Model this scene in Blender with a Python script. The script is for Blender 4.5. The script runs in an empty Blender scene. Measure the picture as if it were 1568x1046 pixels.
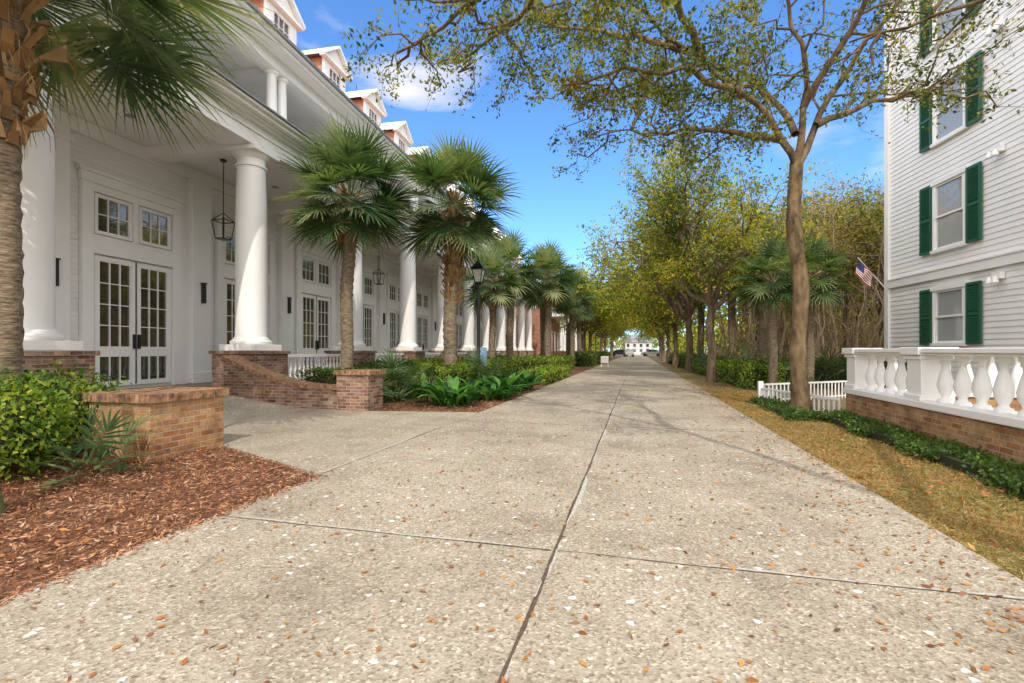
import bpy, math, random
import numpy as np
from mathutils import Vector, Matrix
R=np.random.RandomState(7); random.seed(7)
S=bpy.context.scene
def link(o): S.collection.objects.link(o); return o
# ------------------------------------------------------------ materials
def nt(name):
    m=bpy.data.materials.new(name); m.use_nodes=True
    t=m.node_tree; b=t.nodes['Principled BSDF']; return m,t,b
def N(t,ty,**k):
    n=t.nodes.new(ty)
    for a,v in k.items(): setattr(n,a,v)
    return n
def ramp(t,stops,interp='LINEAR'):
    r=t.nodes.new('ShaderNodeValToRGB'); r.color_ramp.interpolation=interp
    e=r.color_ramp.elements
    while len(e)<len(stops): e.new(.5)
    for i,(p,c) in enumerate(stops):
        e[i].position=p; e[i].color=(c[0],c[1],c[2],1)
    return r
def simple(name,col,rough=.6,var=.12,scale=3,bump=0,bscale=40,metal=0,spec=.5,stretch=None):
    m,t,b=nt(name); L=t.links.new
    tc=N(t,'ShaderNodeTexCoord'); src=tc.outputs['Object']
    if stretch:
        mp=N(t,'ShaderNodeMapping'); mp.inputs['Scale'].default_value=stretch; L(src,mp.inputs[0]); src=mp.outputs[0]
    n=N(t,'ShaderNodeTexNoise'); n.inputs['Scale'].default_value=scale; n.inputs['Detail'].default_value=6; L(src,n.inputs['Vector'])
    lo=[c*(1-var) for c in col]; hi=[min(1,c*(1+var)) for c in col]
    r=ramp(t,[(.3,lo),(.7,hi)]); L(n.outputs['Fac'],r.inputs[0]); L(r.outputs[0],b.inputs['Base Color'])
    b.inputs['Roughness'].default_value=rough; b.inputs['Metallic'].default_value=metal
    b.inputs['Specular IOR Level'].default_value=spec
    if bump:
        n2=N(t,'ShaderNodeTexNoise'); n2.inputs['Scale'].default_value=bscale; n2.inputs['Detail'].default_value=5; L(src,n2.inputs['Vector'])
        bp=N(t,'ShaderNodeBump'); bp.inputs['Strength'].default_value=bump; bp.inputs['Distance'].default_value=.02
        L(n2.outputs['Fac'],bp.inputs['Height']); L(bp.outputs[0],b.inputs['Normal'])
    return m
def leafmat(name,cols,trans=.35,nscale=.7,rough=.5,namp=1.6):
    m,t,b=nt(name); L=t.links.new
    at=N(t,'ShaderNodeAttribute'); at.attribute_name='rnd'
    tc=N(t,'ShaderNodeTexCoord'); n=N(t,'ShaderNodeTexNoise'); n.inputs['Scale'].default_value=nscale; L(tc.outputs['Object'],n.inputs['Vector'])
    ma=N(t,'ShaderNodeMath',operation='MULTIPLY_ADD'); L(n.outputs['Fac'],ma.inputs[0]); ma.inputs[1].default_value=namp; ma.inputs[2].default_value=-namp/2
    ad=N(t,'ShaderNodeMath',operation='ADD'); ad.use_clamp=True; L(ma.outputs[0],ad.inputs[0]); L(at.outputs['Fac'],ad.inputs[1])
    r=ramp(t,[(i/(len(cols)-1),c) for i,c in enumerate(cols)]); L(ad.outputs[0],r.inputs[0])
    L(r.outputs[0],b.inputs['Base Color']); b.inputs['Roughness'].default_value=rough; b.inputs['Specular IOR Level'].default_value=.35
    if trans>0:
        tr=N(t,'ShaderNodeBsdfTranslucent')
        br=N(t,'ShaderNodeMix',data_type='RGBA',blend_type='MULTIPLY'); br.inputs[0].default_value=1
        L(r.outputs[0],br.inputs[6]); br.inputs[7].default_value=(1.8,1.75,.8,1); L(br.outputs[2],tr.inputs[0])
        mx=N(t,'ShaderNodeMixShader'); mx.inputs[0].default_value=trans
        L(b.outputs[0],mx.inputs[1]); L(tr.outputs[0],mx.inputs[2]); L(mx.outputs[0],t.nodes['Material Output'].inputs[0])
    return m
def brickmat(name,cols,mortar=(.42,.38,.33)):
    m,t,b=nt(name); L=t.links.new
    tc=N(t,'ShaderNodeTexCoord'); sp=N(t,'ShaderNodeSeparateXYZ'); L(tc.outputs['Object'],sp.inputs[0])
    ad=N(t,'ShaderNodeMath',operation='ADD'); L(sp.outputs[0],ad.inputs[0]); L(sp.outputs[1],ad.inputs[1])
    c1=N(t,'ShaderNodeCombineXYZ'); L(ad.outputs[0],c1.inputs[0]); L(sp.outputs[2],c1.inputs[1])
    c2=N(t,'ShaderNodeCombineXYZ'); L(sp.outputs[1],c2.inputs[0]); L(sp.outputs[0],c2.inputs[1])
    g=N(t,'ShaderNodeSeparateXYZ'); L(tc.outputs['Normal'],g.inputs[0])
    gt=N(t,'ShaderNodeMath',operation='GREATER_THAN'); L(g.outputs[2],gt.inputs[0]); gt.inputs[1].default_value=.7
    mv=N(t,'ShaderNodeMix',data_type='VECTOR'); L(gt.outputs[0],mv.inputs[0]); L(c1.outputs[0],mv.inputs[4]); L(c2.outputs[0],mv.inputs[5])
    bt=N(t,'ShaderNodeTexBrick'); L(mv.outputs[1],bt.inputs['Vector'])
    bt.inputs['Scale'].default_value=1; bt.inputs['Brick Width'].default_value=.19; bt.inputs['Row Height'].default_value=.063
    bt.inputs['Mortar Size'].default_value=.0055; bt.inputs['Mortar Smooth'].default_value=.3; bt.inputs['Color1'].default_value=(0,0,0,1); bt.inputs['Color2'].default_value=(1,1,1,1); bt.inputs['Mortar'].default_value=(.5,.5,.5,1)
    r=ramp(t,[(i/(len(cols)-1),c) for i,c in enumerate(cols)]); L(bt.outputs['Color'],r.inputs[0])
    n=N(t,'ShaderNodeTexNoise'); n.inputs['Scale'].default_value=25; n.inputs['Detail'].default_value=6; L(tc.outputs['Object'],n.inputs['Vector'])
    r2=ramp(t,[(.3,(.65,.65,.65)),(.7,(1.15,1.12,1.1))]); L(n.outputs['Fac'],r2.inputs[0])
    mu=N(t,'ShaderNodeMix',data_type='RGBA',blend_type='MULTIPLY'); mu.inputs[0].default_value=1; L(r.outputs[0],mu.inputs[6]); L(r2.outputs[0],mu.inputs[7])
    n3=N(t,'ShaderNodeTexNoise'); n3.inputs['Scale'].default_value=3; n3.inputs['Detail'].default_value=6; L(tc.outputs['Object'],n3.inputs['Vector'])
    r3=ramp(t,[(.35,(.62,.58,.53)),(.55,(1.02,1.02,1.02))]); L(n3.outputs['Fac'],r3.inputs[0])
    mm=N(t,'ShaderNodeMix',data_type='RGBA'); L(bt.outputs['Fac'],mm.inputs[0]); L(mu.outputs[2],mm.inputs[6]); mm.inputs[7].default_value=(*mortar,1)
    m3=N(t,'ShaderNodeMix',data_type='RGBA',blend_type='MULTIPLY'); m3.inputs[0].default_value=1; L(mm.outputs[2],m3.inputs[6]); L(r3.outputs[0],m3.inputs[7])
    L(m3.outputs[2],b.inputs['Base Color']); b.inputs['Roughness'].default_value=.85
    iv=N(t,'ShaderNodeMath',operation='SUBTRACT'); iv.inputs[0].default_value=1; L(bt.outputs['Fac'],iv.inputs[1])
    ad2=N(t,'ShaderNodeMath',operation='MULTIPLY_ADD'); L(n.outputs['Fac'],ad2.inputs[0]); ad2.inputs[1].default_value=.3; L(iv.outputs[0],ad2.inputs[2])
    bp=N(t,'ShaderNodeBump'); bp.inputs['Strength'].default_value=.7; bp.inputs['Distance'].default_value=.01; L(ad2.outputs[0],bp.inputs['Height']); L(bp.outputs[0],b.inputs['Normal'])
    return m
def concretemat():
    m,t,b=nt('exposed_aggregate_concrete'); L=t.links.new
    tc=N(t,'ShaderNodeTexCoord'); P=tc.outputs['Object']
    big=N(t,'ShaderNodeTexNoise'); big.inputs['Scale'].default_value=.7; big.inputs['Detail'].default_value=10; big.inputs['Roughness'].default_value=.72; L(P,big.inputs['Vector'])
    rb=ramp(t,[(.34,(.235,.2,.155)),(.47,(.33,.288,.228)),(.66,(.42,.375,.305))]); L(big.outputs['Fac'],rb.inputs[0])
    v=N(t,'ShaderNodeTexVoronoi',voronoi_dimensions='2D'); v.inputs['Scale'].default_value=85; L(P,v.inputs['Vector'])
    sx=N(t,'ShaderNodeSeparateColor'); L(v.outputs['Color'],sx.inputs[0])
    rv=ramp(t,[(0,(.48,.41,.34)),(.16,(.74,.69,.62)),(.4,(.95,.93,.91)),(.68,(1.03,1.02,1)),(.87,(1.18,1.16,1.13)),(.97,(1.6,1.6,1.56))]); L(sx.outputs[0],rv.inputs[0])
    mu=N(t,'ShaderNodeMix',data_type='RGBA',blend_type='MULTIPLY'); mu.inputs[0].default_value=.8; L(rb.outputs[0],mu.inputs[6]); L(rv.outputs[0],mu.inputs[7])
    nz=N(t,'ShaderNodeTexNoise'); nz.inputs['Scale'].default_value=45; nz.inputs['Detail'].default_value=4; L(P,nz.inputs['Vector'])
    vm=N(t,'ShaderNodeVectorMath',operation='MULTIPLY_ADD'); L(nz.outputs['Color'],vm.inputs[0]); vm.inputs[1].default_value=(.05,.05,0); L(P,vm.inputs[2])
    col=mu.outputs[2]
    for sc,thr,off,st,cc in ((7.5,.34,.205,.75,(.76,.75,.72)),(14,.5,.33,.6,(.7,.68,.63)),(18,.42,.31,.5,(.15,.09,.05))):
        v2=N(t,'ShaderNodeTexVoronoi',voronoi_dimensions='2D'); v2.inputs['Scale'].default_value=sc; L(vm.outputs[0],v2.inputs['Vector'])
        s2=N(t,'ShaderNodeSeparateColor'); L(v2.outputs['Color'],s2.inputs[0])
        th=N(t,'ShaderNodeMath',operation='MULTIPLY_ADD'); L(s2.outputs[0],th.inputs[0]); th.inputs[1].default_value=thr; th.inputs[2].default_value=-off
        lt=N(t,'ShaderNodeMath',operation='LESS_THAN'); L(v2.outputs['Distance'],lt.inputs[0]); L(th.outputs[0],lt.inputs[1])
        rs=N(t,'ShaderNodeMath',operation='MULTIPLY'); L(lt.outputs[0],rs.inputs[0]); rs.inputs[1].default_value=st
        mx=N(t,'ShaderNodeMix',data_type='RGBA'); L(rs.outputs[0],mx.inputs[0]); L(col,mx.inputs[6]); mx.inputs[7].default_value=(*cc,1); col=mx.outputs[2]
    L(col,b.inputs['Base Color']); b.inputs['Roughness'].default_value=.85; b.inputs['Specular IOR Level'].default_value=.3
    bp=N(t,'ShaderNodeBump'); bp.inputs['Strength'].default_value=.4; bp.inputs['Distance'].default_value=.006; L(v.outputs['Distance'],bp.inputs['Height']); L(bp.outputs[0],b.inputs['Normal'])
    return m
WHITE=simple('white_paint',(.87,.86,.845),.45,.03,1.5)
WHITE2=simple('white_siding_paint',(.85,.84,.83),.5,.04,1.2)
CEIL=simple('porch_ceiling_paint',(.86,.85,.84),.6,.03,1)
BLACK=simple('black_metal',(.02,.02,.022),.4,.1,5)
GUT=simple('gutter_grey',(.2,.21,.22),.4,.1,5)
GREEN=simple('green_shutter_paint',(.02,.11,.055),.45,.1,3)
ROOF=simple('terracotta_shingle',(.5,.24,.15),.8,.25,12,.4,30)
BRICK=brickmat('brown_brick',[(.16,.07,.05),(.26,.13,.085),(.35,.19,.12),(.43,.29,.2),(.22,.12,.095)])
BRICKO=brickmat('tan_brick',[(.36,.14,.05),(.49,.24,.09),(.57,.34,.15),(.42,.19,.08)],(.44,.39,.32))
BRICKR=brickmat('red_brick',[(.3,.09,.05),(.4,.15,.08),(.45,.2,.12)])
CONC=concretemat()
JOINT=simple('joint_dirt',(.09,.065,.045),.95,.4,30)
EDGE=simple('joint_edge_mortar',(.42,.39,.34),.9,.25,40,.3)
MULCHM=simple('mulch_ground',(.16,.07,.035),.95,.5,14,.9,60)
GRASSM=simple('dry_grass_ground',(.24,.17,.065),.95,.4,5,.6,90)
EARTH=simple('leaf_litter_ground',(.15,.11,.055),.95,.35,1.5,.6,30)
BARK=simple('oak_bark',(.17,.12,.075),.9,.4,9,.9,25,stretch=(1,1,.3))
BARKL=simple('lichen_bark',(.15,.1,.05),.9,.65,9,1,28,stretch=(1,1,.4))
PALMB=simple('palm_bark',(.22,.165,.11),.95,.6,9,1,16,stretch=(1,1,4))
def glass(name,c,ior):
    m,t,b=nt(name); b.inputs['Base Color'].default_value=(*c,1); b.inputs['Roughness'].default_value=.03; b.inputs['IOR'].default_value=ior
    n=N(t,'ShaderNodeTexNoise'); n.inputs['Scale'].default_value=1.3; tc=N(t,'ShaderNodeTexCoord'); t.links.new(tc.outputs['Object'],n.inputs['Vector'])
    bp=N(t,'ShaderNodeBump'); bp.inputs['Strength'].default_value=.25; bp.inputs['Distance'].default_value=.02; t.links.new(n.outputs['Fac'],bp.inputs['Height']); t.links.new(bp.outputs[0],b.inputs['Normal'])
    return m
GLASS=glass('window_glass',(.055,.048,.035),2.4)
GLASSW=glass('window_glass_curtain',(.36,.37,.38),1.8)
LAMPG=glass('lantern_glass',(.75,.75,.7),1.5)
L_OAK=leafmat('oak_leaves',[(.03,.05,.012),(.075,.105,.02),(.16,.185,.03),(.34,.3,.045)],.42)
L_YEL=leafmat('yellow_green_leaves',[(.05,.09,.014),(.14,.2,.025),(.32,.34,.035),(.54,.43,.045)],.48,.5)
L_DRY=leafmat('dry_brown_leaves',[(.14,.1,.03),(.28,.2,.08),(.42,.31,.08),(.38,.37,.06)],.35,.3)
L_SHR=leafmat('shrub_leaves',[(.03,.075,.01),(.09,.17,.02),(.21,.31,.035),(.42,.47,.06)],.4,1.5)
L_HDG=leafmat('hedge_leaves',[(.025,.055,.01),(.06,.115,.018),(.13,.205,.03)],.35,1.5)
L_PALM=leafmat('palm_fronds',[(.03,.065,.025),(.065,.12,.045),(.14,.2,.08),(.32,.34,.17)],.32,.8)
L_BROWN=leafmat('dead_frond',[(.16,.085,.035),(.32,.17,.065),(.46,.3,.14)],.15,2)
L_HOSTA=leafmat('broad_green_leaves',[(.01,.045,.01),(.025,.1,.018),(.06,.2,.03),(.16,.34,.06)],.3,2.5,.3,.8)
L_FALL=leafmat('fallen_leaf',[(.16,.055,.02),(.36,.12,.03),(.5,.24,.06),(.24,.12,.06)],.1,3)
L_MUL=leafmat('mulch_chip',[(.11,.045,.022),(.26,.105,.05),(.4,.18,.09),(.5,.32,.2)],0,3)
L_GRA=leafmat('dry_grass',[(.16,.17,.04),(.31,.24,.08),(.42,.31,.12),(.32,.16,.055)],.3,1.2)
DARKIN=simple('shrub_core_dark',(.03,.035,.012),.95,.5,10)
# ------------------------------------------------------------ mesh helpers
def empty(name,loc=(0,0,0),rz=0):
    e=bpy.data.objects.new(name,None); e.location=loc; e.rotation_euler=(0,0,rz); e.empty_display_size=.3; return link(e)
class MB:
    def __init__(s): s.v=[]; s.f=[]
    def box(s,x0,x1,y0,y1,z0,z1):
        i=len(s.v); s.v+=[(x,y,z) for z in (z0,z1) for y in (y0,y1) for x in (x0,x1)]
        s.f+=[(i,i+2,i+3,i+1),(i+4,i+5,i+7,i+6),(i,i+1,i+5,i+4),(i+2,i+6,i+7,i+3),(i,i+4,i+6,i+2),(i+1,i+3,i+7,i+5)]; return s
    def poly(s,pts):
        i=len(s.v); s.v+=[tuple(p) for p in pts]; s.f.append(tuple(range(i,i+len(pts)))); return s
    def prism(s,pts2,z0,z1):
        n=len(pts2); i=len(s.v); s.v+=[(p[0],p[1],z0) for p in pts2]+[(p[0],p[1],z1) for p in pts2]
        s.f.append(tuple(range(i+n,i+2*n))); s.f.append(tuple(range(i+n-1,i-1,-1)))
        for k in range(n): s.f.append((i+k,i+(k+1)%n,i+n+(k+1)%n,i+n+k))
        return s
    def ext(s,pts,vec):
        n=len(pts); i=len(s.v); s.v+=[tuple(p) for p in pts]+[tuple(p[a]+vec[a] for a in range(3)) for p in pts]
        s.f.append(tuple(range(i,i+n))); s.f.append(tuple(range(i+2*n-1,i+n-1,-1)))
        for k in range(n): s.f.append((i+k,i+n+k,i+n+(k+1)%n,i+(k+1)%n))
        return s
    def lathe(s,cx,cy,prof,n=24,cap=True):
        i=len(s.v)
        for r,z in prof:
            for k in range(n):
                a=2*math.pi*(k+.5)/n; s.v.append((cx+r*math.cos(a),cy+r*math.sin(a),z))
        for j in range(len(prof)-1):
            for k in range(n):
                k2=(k+1)%n; s.f.append((i+j*n+k,i+j*n+k2,i+(j+1)*n+k2,i+(j+1)*n+k))
        if cap:
            s.f.append(tuple(i+k for k in range(n-1,-1,-1))); s.f.append(tuple(i+(len(prof)-1)*n+k for k in range(n)))
        return s
    def tube(s,pts,rad,n=6):
        pts=[Vector(p) for p in pts]; i=len(s.v); m=len(pts); u=None
        for j,p in enumerate(pts):
            t=(pts[min(j+1,m-1)]-pts[max(j-1,0)])
            if t.length<1e-6: t=Vector((0,0,1))
            t.normalize()
            if u is None: u=t.orthogonal().normalized()
            else:
                u=u-t*u.dot(t); u=u.normalized() if u.length>1e-5 else t.orthogonal().normalized()
            w=t.cross(u)
            for k in range(n):
                a=2*math.pi*k/n; q=p+(u*math.cos(a)+w*math.sin(a))*rad[j]; s.v.append((q.x,q.y,q.z))
        for j in range(m-1):
            for k in range(n):
                k2=(k+1)%n; s.f.append((i+j*n+k,i+j*n+k2,i+(j+1)*n+k2,i+(j+1)*n+k))
        s.f.append(tuple(i+(m-1)*n+k for k in range(n)))
        return s
    def done(s,name,mat,parent=None,smooth=False,bevel=0,rnd=False,sharp=None):
        me=bpy.data.meshes.new(name); me.from_pydata(s.v,[],s.f); me.update()
        o=bpy.data.objects.new(name,me); me.materials.append(mat); link(o)
        if smooth or sharp:
            me.shade_smooth()
        if sharp: me.set_sharp_from_angle(angle=math.radians(sharp))
        if parent: o.parent=parent
        if bevel:
            b=o.modifiers.new('bevel','BEVEL'); b.width=bevel; b.segments=2; b.limit_method='ANGLE'
        if rnd:
            at=me.attributes.new('rnd','FLOAT','FACE'); at.data.foreach_set('value',R.rand(len(s.f)).astype('f'))
        return o
def npmesh(name,V,F,mat,rnd=None,parent=None):
    me=bpy.data.meshes.new(name); me.from_pydata(V.reshape(-1,3).tolist(),[],F.tolist())
    if rnd is not None:
        at=me.attributes.new('rnd','FLOAT','FACE'); at.data.foreach_set('value',rnd.astype('f'))
    me.materials.append(mat); o=bpy.data.objects.new(name,me); link(o)
    if parent: o.parent=parent
    return o
def unit(a): return a/np.maximum(np.linalg.norm(a,axis=-1,keepdims=True),1e-6)
def leaves(name,C,ln,wd,mat,parent=None,rng=None,flat=0,droop=0):
    rng=rng or R; n=len(C)
    a=rng.normal(size=(n,3)); a[:,2]=a[:,2]*(1-flat)-droop; a=unit(a)
    b=rng.normal(size=(n,3)); b[:,2]*=(1-flat); b=unit(np.cross(a,np.cross(b,a)+1e-6))
    s=(.6+.8*rng.rand(n))[:,None]; A=a*s*ln/2; B=b*s*wd/2
    V=np.stack([C-A,C-B+A*.1,C+A,C+B+A*.1],1); F=np.arange(4*n).reshape(-1,4)
    return npmesh(name,V,F,mat,rng.rand(n),parent)
# ------------------------------------------------------------ trees
def curve(p0,p1,rng,n=6,wob=.08,sag=0):
    p0=np.array(p0,float); p1=np.array(p1,float); L=np.linalg.norm(p1-p0); t=np.linspace(0,1,n)
    P=p0+(p1-p0)*t[:,None]; P+=rng.normal(size=P.shape)*wob*L*np.sin(math.pi*t)[:,None]; P[:,2]+=sag*L*np.sin(math.pi*t)
    return P
def smoothpts(P,k=4):
    P=[np.array(q,float) for q in P]; P=[2*P[0]-P[1]]+P+[2*P[-1]-P[-2]]; out=[]
    for i in range(1,len(P)-2):
        for s in range(k):
            t=s/k; a,b,c,d=P[i-1],P[i],P[i+1],P[i+2]
            out.append(.5*((2*b)+(c-a)*t+(2*a-5*b+4*c-d)*t*t+(-a+3*b-3*c+d)*t**3))
    out.append(P[-2]); return np.array(out)
def tree(name,base,fork,limbs,rt,leafm,barkm,seed,nsub=7,ntw=6,nleaf=22,sublen=1.6,twlen=.7,ll=.09,lw=.045,spread=.1,crown=None,nlimb=7,upb=.15,trunkpts=None,leafprob=None,limbr=.62):
    rng=np.random.RandomState(seed); e=empty(name,(0,0,0)); T=MB(); C=[]
    base=np.array(base,float); fork=np.array(fork,float)
    if trunkpts is None: tp=curve(base,fork,rng,9,.012)
    else: tp=smoothpts(trunkpts,4)
    rr=np.linspace(rt,rt*.78,len(tp))*(1+.05*rng.normal(size=len(tp))); rr[0]*=1.45; rr[1]*=1.1
    tp0=tp.copy(); tp0[0,2]-=.15; T.tube(tp0,rr,12)
    if limbs is None:
        limbs=[]
        cc,cr=np.array(crown[0],float),np.array(crown[1],float)
        for k in range(nlimb):
            a=2*math.pi*(k+rng.rand()*.6)/nlimb; el=rng.uniform(-.15,1.3)
            limbs.append(cc+cr*np.array([math.cos(a)*math.cos(el),math.sin(a)*math.cos(el),math.sin(el)])*rng.uniform(.65,.9))
    for lb in limbs:
        if isinstance(lb,list):
            P=smoothpts(lb,4); P[1:-1]+=rng.normal(size=P[1:-1].shape)*.035
        else: P=curve(fork-[0,0,rng.rand()*.25*(fork[2]-base[2])*.5],lb,rng,9,.07,.08)
        T.tube(P,np.linspace(rt*limbr,rt*.09,len(P)),8)
        for j in range(nsub):
            t=(.25+.75*(j+rng.rand())/nsub)*(len(P)-1); i=min(int(t),len(P)-2); s=P[i]+(P[i+1]-P[i])*(t-i)
            tan=unit(P[i+1]-P[i]); d=unit(tan*.55+unit(rng.normal(size=3))*.95+np.array([0,0,upb]))
            l=sublen*rng.uniform(.6,1.3)*(1.15-.35*t/len(P)); Q=curve(s,s+d*l,rng,6,.07)
            T.tube(Q,np.linspace(rt*.17,rt*.045,6),5)
            for q in range(ntw):
                t2=(.2+.8*(q+rng.rand())/ntw)*5; i2=min(int(t2),4); s2=Q[i2]+(Q[i2+1]-Q[i2])*(t2-i2)
                d2=unit(unit(Q[i2+1]-Q[i2])*.7+unit(rng.normal(size=3))*.9); W=curve(s2,s2+d2*twlen*rng.uniform(.6,1.3),rng,4,.08)
                T.tube(W,[rt*.04,rt*.03,rt*.025,rt*.013],3)
                pr=1 if leafprob is None else leafprob(W[2])
                m=int(nleaf*pr*rng.uniform(.5,1.4))
                if m:
                    tt=rng.uniform(.15,1.05,m)[:,None]*3; ii=np.minimum(tt.astype(int),2)[:,0]
                    C.append(W[ii]+(W[ii+1]-W[ii])*(tt-ii[:,None])+rng.normal(size=(m,3))*spread)
    T.done('trunk_and_branches',barkm,e,smooth=True)
    leaves('foliage',np.concatenate(C),ll,lw,leafm,e,rng)
    return e
# ------------------------------------------------------------ palms
def fronds(name,center,n,petl,bl,rng,mat,parent,elmin=-50,elmax=85,nl=30,wid=.035,droop=.5):
    Vs=[];Fs=[];Rn=[];off=0; pet=MB()
    c=np.array(center,float)
    for k in range(n):
        az=k*2.39996+rng.uniform(-.2,.2)
        el=math.radians(elmax-(elmax-elmin)*((k+.5)/n)**.85+rng.uniform(-8,8))
        ax=np.array([math.cos(az)*math.cos(el),math.sin(az)*math.cos(el),math.sin(el)])
        Lp=petl*rng.uniform(.75,1.25); g=np.array([0,0,-1.])
        P=[c+ax*.12]
        d=ax.copy()
        for s in range(4):
            P.append(P[-1]+d*Lp/4); d=unit(d+g*.09*(1 if el>-.3 else .3))
        pet.tube(P,[.022,.016,.013,.012,.012],4)
        side=unit(np.cross(d,[0,0,1.])+1e-4+rng.normal(size=3)*.25); side=unit(side-d*side.dot(d)); nrm=np.cross(side,d); h=P[-1]
        A=np.radians(np.linspace(-125,125,nl))+rng.normal(size=nl)*.02
        ra=rng.rand()*.55; fd=droop*rng.uniform(.5,1.5)
        for a in A:
            dd=unit(d*math.cos(a)+side*math.sin(a)+nrm*(.18*abs(math.sin(a))+rng.normal()*.05))
            l=bl*(1-.25*abs(a)/2)*rng.uniform(.88,1.08)
            o=h+d*.22*max(0,math.cos(a))
            pp=[];q=o.copy();dv=dd.copy()
            for s in range(5):
                pp.append(q.copy()); q=q+dv*l/4; dv=unit(dv+g*fd*(.05+.3*s*.5)*(.6+.8*rng.rand()))
            pp=np.array(pp); ws=unit(np.cross(dd,nrm)); wv=np.array([.02,wid*1.1,wid*.9,wid*.45,.003])[:,None]*.5
            Lf=pp-ws*wv; Rt=pp+ws*wv
            Vs.append(np.concatenate([Lf,Rt]))
            for s in range(4): Fs.append((off+s,off+s+1,off+5+s+1,off+5+s)); Rn.append(min(1,ra+rng.rand()*.35+(.25 if s==3 else 0)))
            off+=10
    pet.done(name+'_petioles',mat,parent,rnd=True)
    return npmesh(name,np.concatenate(Vs),np.array(Fs),mat,np.array(Rn),parent)
def palm(name,base,cz,rt,boot0,seed,n=34,petl=.75,bl=.85,nl=30,wid=.04,lean=(0,0),bootl=.32,droop=.5,dead=5,bspace=.095,elmin=-50):
    rng=np.random.RandomState(seed); e=empty(name,(base[0],base[1],0))
    T=MB(); zs=np.linspace(-.1,cz,90); P=[(lean[0]*(z/cz)**1.5+.03*math.sin(z*2+seed),lean[1]*(z/cz)**1.5,z) for z in zs]
    T.tube(P,[rt*(1.25 if z<.2 else 1)*(1+.045*math.sin(i*1.9)+.025*rng.normal()) for i,z in enumerate(zs)],18); T.done('trunk',PALMB,e,smooth=True)
    B=MB(); z=boot0; k=0
    while z<cz+.05:
        for q in range(3):
            a=k*2.4; k+=1; f=(max(0,z)/cz)**1.5; cx,cy=lean[0]*f,lean[1]*f
            ca,sa=math.cos(a),math.sin(a); out=rng.uniform(.3,.95); l=bootl*rng.uniform(.5,1.4); w=rt*rng.uniform(.25,.42); zz=z+rng.uniform(-.04,.04)
            r=rt*.92
            b0=np.array([cx+ca*r,cy+sa*r,zz]); dv=np.array([ca*out,sa*out,1])*l/math.hypot(1,out)+rng.normal(size=3)*.03; sd=np.array([-sa,ca,0])
            th=np.array([ca,sa,-.3])*.022; b1=b0+dv
            tw=sd*w*rng.uniform(.3,.65)+np.array([0,0,rng.normal()*.05]); md=(b0+b1)/2+np.array([ca,sa,0])*(-.04*l/.32)
            R0=[b0-sd*w-th,b0+sd*w-th,b0+sd*w+th,b0-sd*w+th]; R1=[md-sd*w*.7-th*.6,md+sd*w*.7-th*.6,md+sd*w*.7+th*.8,md-sd*w*.7+th*.8]; R2=[b1-tw-th*.3,b1+tw-th*.3,b1+tw+th*.5,b1-tw+th*.5]
            i=len(B.v); B.v+=[tuple(p) for p in R0+R1+R2]
            for o in (0,4):
                for c_ in range(4): B.f.append((i+o+c_,i+o+(c_+1)%4,i+o+4+(c_+1)%4,i+o+4+c_))
            B.f.append((i+8,i+9,i+10,i+11))
            for _ in range(rng.randint(0,4)):
                s0=b1+rng.normal(size=3)*.03; B.tube([s0,s0+np.array([ca*.06,sa*.06,-.12]),s0+np.array([ca*.07,sa*.07,-.16-.2*rng.rand()])],[.007,.005,.002],3)
        z+=bspace
    B.done('leaf_bases',L_BROWN,e,rnd=True)
    c=(lean[0],lean[1],cz)
    fronds('crown',c,n,petl,bl,rng,L_PALM,e,nl=nl,wid=wid,droop=droop,elmin=elmin)
    if dead: fronds('dead_fronds',(c[0],c[1],cz-.15),dead,petl*.6,bl*.7,rng,L_BROWN,e,-75,-45,nl=12,wid=.03,droop=.9)
    return e
def dup(name,src,loc,rz,sc=1):
    e=empty(name,loc,rz); e.scale=(sc,sc,sc)
    for ch in [o for o in S.objects if o.parent==src]:
        o=bpy.data.objects.new(ch.name.split('.')[0],ch.data); link(o); o.parent=e
    return e
# ------------------------------------------------------------ shrubs
def shrub(name,c,r,n,ll,lw,mat,seed,core=True,box=False):
    rng=np.random.RandomState(seed); e=empty(name,(c[0],c[1],0)); 
    if box:
        P=rng.uniform(-1,1,(n,3)); ax=rng.choice(3,n,p=[.25,.25,.5]); sg=np.where(rng.rand(n)<.5,-1,1.)
        d=1-rng.rand(n)**2*.3
        P[np.arange(n),ax]=np.where(ax==2,1,sg)*d
        k=np.sin(P[:,0]*r[0]*5+seed)*np.cos(P[:,1]*r[1]*4.3+seed*1.7)*.09
        P[:,2]+=k/max(r[2],.2)*.8; P[:,0]+=k/max(r[0],.2); P[:,1]+=k/max(r[1],.2)
    else:
        P=unit(rng.normal(size=(n,3))); rr=(1-.45*rng.rand(n)**1.5); 
        bm=1+.16*np.sin(P[:,0]*7+seed)*np.cos(P[:,1]*6+seed*2)+.12*np.sin(P[:,2]*9+P[:,0]*5)
        P=P*(rr*bm)[:,None]
    P=P*np.array(r); P+=rng.normal(size=P.shape)*ll*.7
    P[:,2]+=c[2]; P=P[P[:,2]>.01]
    leaves('foliage',P,ll,lw,mat,e,rng)
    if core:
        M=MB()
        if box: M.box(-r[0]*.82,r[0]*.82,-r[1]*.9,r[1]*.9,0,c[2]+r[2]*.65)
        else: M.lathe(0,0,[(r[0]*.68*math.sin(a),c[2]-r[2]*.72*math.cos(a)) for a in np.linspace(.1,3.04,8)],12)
        o=M.done('dark_core',DARKIN,e)  # solid dark core added inside the leaves to block see-through
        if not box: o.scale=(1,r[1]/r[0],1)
    return e
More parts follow.
